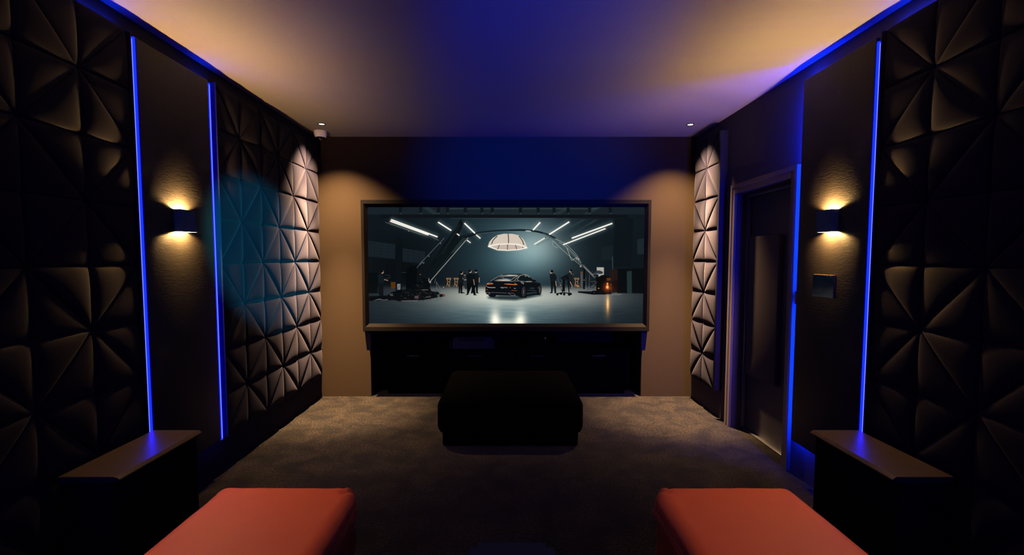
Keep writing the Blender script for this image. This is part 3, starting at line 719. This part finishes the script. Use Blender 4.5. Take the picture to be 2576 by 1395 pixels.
    for k in range(10):
        t = 2 * PI * k / 10 + .2; cx, cy = C5((1605, 955))[0]
        line([(cx, cy), (cx + 5.2 * math.cos(t), cy + 13.0 * math.sin(t))], .7, (132, 112, 122), .8)
    ell(*C5((2222, 870))[0], 4.9, 14.6, (9, 12, 14)); ell(*C5((2228, 880))[0], 3.8, 12.2, (58, 48, 54), .5); ell(*C5((2228, 880))[0], 3.2, 11.2, (14, 18, 21))
    for k in range(10):
        t = 2 * PI * k / 10 + .3; cx, cy = C5((2228, 880))[0]
        line([(cx, cy), (cx + 3.2 * math.cos(t), cy + 11 * math.sin(t))], .6, (132, 116, 124), .8)
    ell(*C5((2040, 512))[0], 3.8, 2.9, (16, 21, 25)); line(C5((1985, 545), (1950, 615)), 2.2, (10, 14, 16)); line(C5((2010, 480), (2060, 478), (2088, 520)), .8, (150, 142, 138), .8)
    ell(*C5((2160, 803))[0], .9, 1.0, (200, 120, 40)); 
    return np.clip(img, 0, 255) / 255.

pic = paint_screen()
Hp, Wp = pic.shape[:2]
im = bpy.data.images.new('screen picture', Wp, Hp, alpha=False)
buf = np.ones((Hp, Wp, 4), np.float32); buf[..., :3] = pic[::-1]
im.pixels.foreach_set(buf.ravel()); im.update(); im.pack()
ms = bpy.data.materials.new('lit screen picture'); ms.use_nodes = True
nt = ms.node_tree; nt.nodes.clear()
tx = nt.nodes.new('ShaderNodeTexImage'); tx.image = im; tx.extension = 'EXTEND'; tx.interpolation = 'Cubic'
em = nt.nodes.new('ShaderNodeEmission'); out = nt.nodes.new('ShaderNodeOutputMaterial')
em.inputs['Strength'].default_value = 1.0
nt.links.new(tx.outputs['Color'], em.inputs['Color']); nt.links.new(em.outputs[0], out.inputs[0])

SX, SZ0, SZ1 = 1.55, .755, 2.168      # frame outside
IX, IZ0, IZ1 = 1.489, .836, 2.093     # picture
FYF, FYS = 5.250, 5.285               # frame face, picture plane
s = empty('projection_screen', (0, YF, SZ0), 'wide framed projection screen showing a black car in a film studio', 'projection screen')
bm = bmesh.new()
def ring(x, z0, z1, y): return [bm.verts.new((sx * x, y - YF, z - SZ0)) for sx, z in ((-1, z0), (1, z0), (1, z1), (-1, z1))]
b_ = .034
rings = [ring(SX, SZ0, SZ1, 5.335), ring(SX, SZ0, SZ1, FYF + .006), ring(SX - .006, SZ0 + .006, SZ1 - .006, FYF), ring(IX + b_ - .004, IZ0 - b_ + .002, IZ1 + b_ - .002, FYF), ring(IX - .002, IZ0 - .002 + .004, IZ1 - .002, FYS - .004), ring(IX - .002, IZ0 + .002, IZ1 - .002, FYS + .01)]
for a, b in zip(rings, rings[1:]):
    for i in range(4): bm.faces.new([a[i], a[(i + 1) % 4], b[(i + 1) % 4], b[i]])
link('frame', bm, M['frame'], s)
bm = bmesh.new()
vs = [bm.verts.new((x, FYS - YF, z - SZ0)) for x, z in ((-IX, IZ0), (IX, IZ0), (IX, IZ1), (-IX, IZ1))]
f = bm.faces.new(vs); uv = bm.loops.layers.uv.new('UVMap')
for lp, q in zip(f.loops, ((0, 0), (1, 0), (1, 1), (0, 1))): lp[uv].uv = q
me = bpy.data.meshes.new('picture'); bm.to_mesh(me); bm.free(); me.materials.append(ms)
pc = bpy.data.objects.new('picture', me); COL.objects.link(pc); pc.parent = s; pc['label'] = 'glowing picture of a black car, crew and lamps'
link('rear_panel', B((-SX + .01, SX - .01, FYS + .012 - YF, -.06, .01, SZ1 - SZ0 - .01)), M['black_matte'], s)
link('wall_mount', B((-1.3, 1.3, -.06, 0, .25, .45)), M['black_matte'], s)
for sd in (-1, 1):
    bm = bmesh.new()
    prism(bm, [(sd * 1.543, -.001), (sd * 1.480, -.001), (sd * 1.480, -.215), (sd * 1.524, -.215)], 'y', 5.30 - YF, -.001)
    link('bracket', bm, M['batten'], s)

# ------------------------------------------------------------------ media gear in the niche
mc = empty('media_cabinet', (0, 5.70, 0), 'black low media cabinet inside the niche below the screen', 'cabinet')
bm = B((-1.40, 1.40, -.22, .22, .05, .52), bevel=.006); link('body', bm, M['black_cloth'], mc)
link('plinth', B((-1.35, 1.35, -.18, .20, 0, .05)), M['black_cloth'], mc)
for k in range(4):
    dr_ = link('drawer', B((-1.38 + k * .70, -.72 + k * .70, -.236, -.222, .08, .49), bevel=.004), M['black_cloth'], mc)
    link('handle', B((-1.12 + k * .70, -.98 + k * .70, -.246, -.236, .44, .452), bevel=.002), M['black'], dr_)
dv = empty('disc_player', (-.385, 5.60, .52), 'black rounded player box standing under the screen centre', 'media player')
bm = bmesh.new(); prism(bm, [(-.225, 0), (.235, 0), (.235, .125), (.225, .135), (-.175, .135), (-.205, .125), (-.222, .09)], 'y', -.10, .12); link('body', bm, M['black'], dv)
link('slot', B((-.15, .145, -.104, -.100, .085, .118)), M['black_matte'], dv)
for sd in (-1, 1): link('side_cheek', B((min(sd * .238, sd * .252), max(sd * .238, sd * .252), -.11, .12, 0, .098)), M['batten'], dv)
dv2 = empty('set_top_box', (.445, 5.60, .52), 'small black box with a white pilot light under the screen', 'media player')
link('body', B((-.14, .14, -.10, .10, 0, .135), bevel=.006), M['black_cloth'], dv2)
link('pilot_light', B((-.004, .004, -.103, -.100, .118, .124)), M['pilot'], dv2)

# ------------------------------------------------------------------ low black block added to fill a blacked-out patch of carpet
ot = empty('stand_in_block', (.035, 4.45, 0), 'low black stand-in block for a blacked-out patch before the screen', 'stand_in_block')
bm = bmesh.new(); box(bm, -.60, .60, -.55, .55, .10, .40, bevel=.07, seg=6); link('cushion', bm, M['black_cloth'], ot, smooth=True, auto=50)
link('base', B((-.56, .56, -.51, .51, 0, .12), bevel=.02), M['black_cloth'], ot, smooth=True, auto=50)

# ------------------------------------------------------------------ side tables
def side_table(side, label):
    e = empty('side_table', (side * 1.868, 2.415, 0), label, 'side table', 'black side tables against the walls')
    f_ = lambda a, b: (min(side * (a - 1.868), side * (b - 1.868)), max(side * (a - 1.868), side * (b - 1.868)))
    x0, x1 = f_(1.748, 1.988)
    link('body', B((x0, x1, -.300, .288, 0, .552), bevel=.004), M['table_body'], e, smooth=True, auto=30)
    # slab with a chamfered front edge
    bm = bmesh.new()
    poly = [(1.99, .553), (1.742, .553), (1.716, .563), (1.716, .568), (1.733, .580), (1.99, .580)]
    prism(bm, [(side * (a - 1.868), b) for a, b in poly], 'y', -.303, .292)
    bmesh.ops.bevel(bm, geom=bm.edges[:], offset=.0015, segments=2, affect='EDGES')
    link('top', bm, M['table_top'], e, smooth=True, auto=25)
    return e
side_table(-1, 'black side table with brown top against the left wall')
side_table(1, 'black side table with brown top against the right wall')

# ------------------------------------------------------------------ red recliners
def soft_box(x0, x1, y0, y1, z0, z1, r, puff=.0, seed=1, wrinkle=.0, fold=0, cuts=22):
    bm = bmesh.new()
    box(bm, x0, x1, y0, y1, z0, z1)
    bmesh.ops.subdivide_edges(bm, edges=bm.edges[:], cuts=cuts, use_grid_fill=True)
    cx, cy, cz = (x0 + x1) / 2, (y0 + y1) / 2, (z0 + z1) / 2
    hx, hy, hz = (x1 - x0) / 2, (y1 - y0) / 2, (z1 - z0) / 2
    from mathutils import noise as nz
    for v in bm.verts:
        p = v.co - Vector((cx, cy, cz))
        # redistribute towards the edges, then round
        def w(t, h):
            u = t / h; u = math.copysign(abs(u) ** .62, u) if abs(u) > 1e-6 else 0
            return u * h
        p = Vector((w(p.x, hx), w(p.y, hy), w(p.z, hz)))
        rr = min(r, hz * .98)
        q = Vector((max(-hx + rr, min(hx - rr, p.x)), max(-hy + rr, min(hy - rr, p.y)), max(-hz + rr, min(hz - rr, p.z))))
        dd = p - q
        if dd.length > 1e-6:
            n_ = dd.normalized(); p = q + n_ * rr
        else: n_ = Vector((0, 0, 0))
        fx, fy = 1 - (p.x / hx) ** 2, 1 - (p.y / hy) ** 2
        if p.z > 0: p.z += puff * max(fx, 0) ** .6 * max(fy, 0) ** .6 * (p.z / hz)
        k = nz.noise(Vector((p.x * 7 + seed * 3.1, p.y * 7, p.z * 9))) + .5 * nz.noise(Vector((p.x * 17 + seed, p.y * 17, p.z * 20)))
        corner = min(1, (abs(p.x) / hx) ** 6 * (abs(p.y) / hy) ** 4 * 1.2)
        p += n_ * wrinkle * k * (.35 + 2.2 * corner)
        if fold:
            # stitched pleats where the cover is gathered at the aisle-side front corner
            ax, ay, az = hx - fold * p.x, hy - p.y, hz - p.z
            def seg_d(a, b):
                ex, ey = b[0] - a[0], b[1] - a[1]
                t = max(0, min(1, ((ax - a[0]) * ex + (ay - a[1]) * ey) / (ex * ex + ey * ey)))
                return math.hypot(ax - a[0] - t * ex, ay - a[1] - t * ey)
            up = math.exp(-(az / .07) ** 2)
            p -= n_ * up * (.013 * math.exp(-(seg_d((.0, .01), (.055, .085)) / .011) ** 2) + .006 * math.exp(-(seg_d((.075, .03), (.055, .085)) / .010) ** 2))
            p += n_ * up * .002 * math.exp(-(seg_d((.03, .0), (.085, .07)) / .014) ** 2)
            if p.z < .03: p -= n_ * .004 * math.sin((ay + .02) * 70) * math.exp(-(ay / .10) ** 2)
        v.co = p + Vector((cx, cy, cz))
    return bm

def recliner(side, label, seed):
    e = empty('recliner', (side * 1.045, 1.30, 0), label, 'recliner', 'red leather recliners')
    hw = .336
    # top of the extended foot end, its side cover and the piping between them
    link('footrest', soft_box(-hw, hw, .06, 1.015, .285, .452, .058, puff=.004, seed=seed, wrinkle=.0045, fold=-side, cuts=44), M['leather'], e, smooth=True)
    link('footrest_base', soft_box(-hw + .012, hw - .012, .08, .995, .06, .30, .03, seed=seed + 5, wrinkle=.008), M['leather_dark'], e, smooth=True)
    zz = .372
    for sx in (-1, 1):
        bm = bmesh.new()
        pts = [(sx * (hw + .001), .10 + i * .04, zz + .002 * math.sin(i * 1.7 + seed)) for i in range(22)]
        tube(bm, pts, .0035)
        link('piping', bm, M['piping'], e, smooth=True)
    link('glide', B((-.25, .25, .15, .95, 0, .06), bevel=.01), M['black_matte'], e)
    link('seat', soft_box(-hw, hw, -.62, .05, .22, .455, .06, puff=.01, seed=seed + 2, wrinkle=.003), M['leather'], e, smooth=True)
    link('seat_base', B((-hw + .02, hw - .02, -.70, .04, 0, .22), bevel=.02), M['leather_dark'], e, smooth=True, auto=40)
    link('backrest', soft_box(-hw, hw, -.86, -.62, .30, .86, .09, seed=seed + 3, wrinkle=.003), M['leather'], e, smooth=True)
    return e
recliner(-1, 'red leather recliner with foot end out, left of the aisle', 1)
recliner(1, 'red leather recliner with foot end out, right of the aisle', 4)

# dark console between the recliners
cs = empty('console_table', (.022, 1.575, 0), 'small dark rounded console between the red recliners', 'console table')
bm = bmesh.new(); box(bm, -.160, .160, -.25, .25, .43, .452)
ve = [e_ for e_ in bm.edges if abs(e_.verts[0].co.z - e_.verts[1].co.z) > .01]
bmesh.ops.bevel(bm, geom=ve, offset=.03, segments=6, affect='EDGES')
M['console'] = mat('console laminate', (.020, .020, .026), .5, .1)
link('top', bm, M['console'], cs, smooth=True, auto=30)
link('pedestal', B((-.10, .10, -.17, .17, 0, .43), bevel=.01), M['black_matte'], cs)

# ------------------------------------------------------------------ fill lights added out of view
SEAT = []
for sx, nm in ((-1, 'left'), (1, 'right')):
    e = downlight(sx * 1.09, 1.72, 'added unseen downlight above the %s recliner' % nm, 'ceiling downlights')  # fixture added above the view to brighten the red leather
    spot('seat fill spot', e, (0, 0, -.012), (sx * 1.11, 1.74, 0), 62, 33, .35, (1.0, .70, .52), .02)
spot('blue fill spot', None, (.20, -1.9, 2.62), (.30, 5.40, 2.40), 9000, 24, .9, (.0006, .035, 1.0), .03)  # added without a fixture, colours ceiling centre and front wall blue
spot('teal fill spot', None, (1.25, .35, 2.78), (-2.0, 4.05, 1.60), 4600, 15, .55, (.02, .56, .72), .02)  # added without a fixture, tints the far left panels teal
# unseen blue strips added at the rear to turn the ceiling blue
led_strip(-1, .775, .810, 1.99, 2.045, .30, 2.725, 'added unseen blue strip at the rear end of the left quilted panels', 'led_rear_fill')
led_strip(1, .775, .810, 1.99, 2.045, .30, 2.725, 'added unseen blue strip at the rear end of the right quilted panels', 'led_rear_fill')

# ------------------------------------------------------------------ world, camera, view
w = bpy.data.worlds.new('World'); SC.world = w; w.use_nodes = True
w.node_tree.nodes['Background'].inputs['Color'].default_value = (0, 0, 0, 1)
w.node_tree.nodes['Background'].inputs['Strength'].default_value = 0

cam = bpy.data.cameras.new('camera'); co = bpy.data.objects.new('camera', cam); COL.objects.link(co)
co.location = (0, 0, EYE); co.rotation_euler = (PI / 2 - math.radians(3.6), 0, 0)
cam.sensor_width = 36; cam.lens = 1230 / 2576 * 36
cam.shift_x = 15 / 2576; cam.shift_y = 27.9 / 2576
cam.clip_start = .02
SC.camera = co
SC.view_settings.view_transform = 'Standard'; SC.view_settings.look = 'None'
SC.view_settings.gamma = 1; SC.view_settings.exposure = 0; SC.view_settings.use_curve_mapping = False
SC.cycles.max_bounces = 8
SC.cycles.sample_clamp_indirect = 4
SC.cycles.use_denoising = True
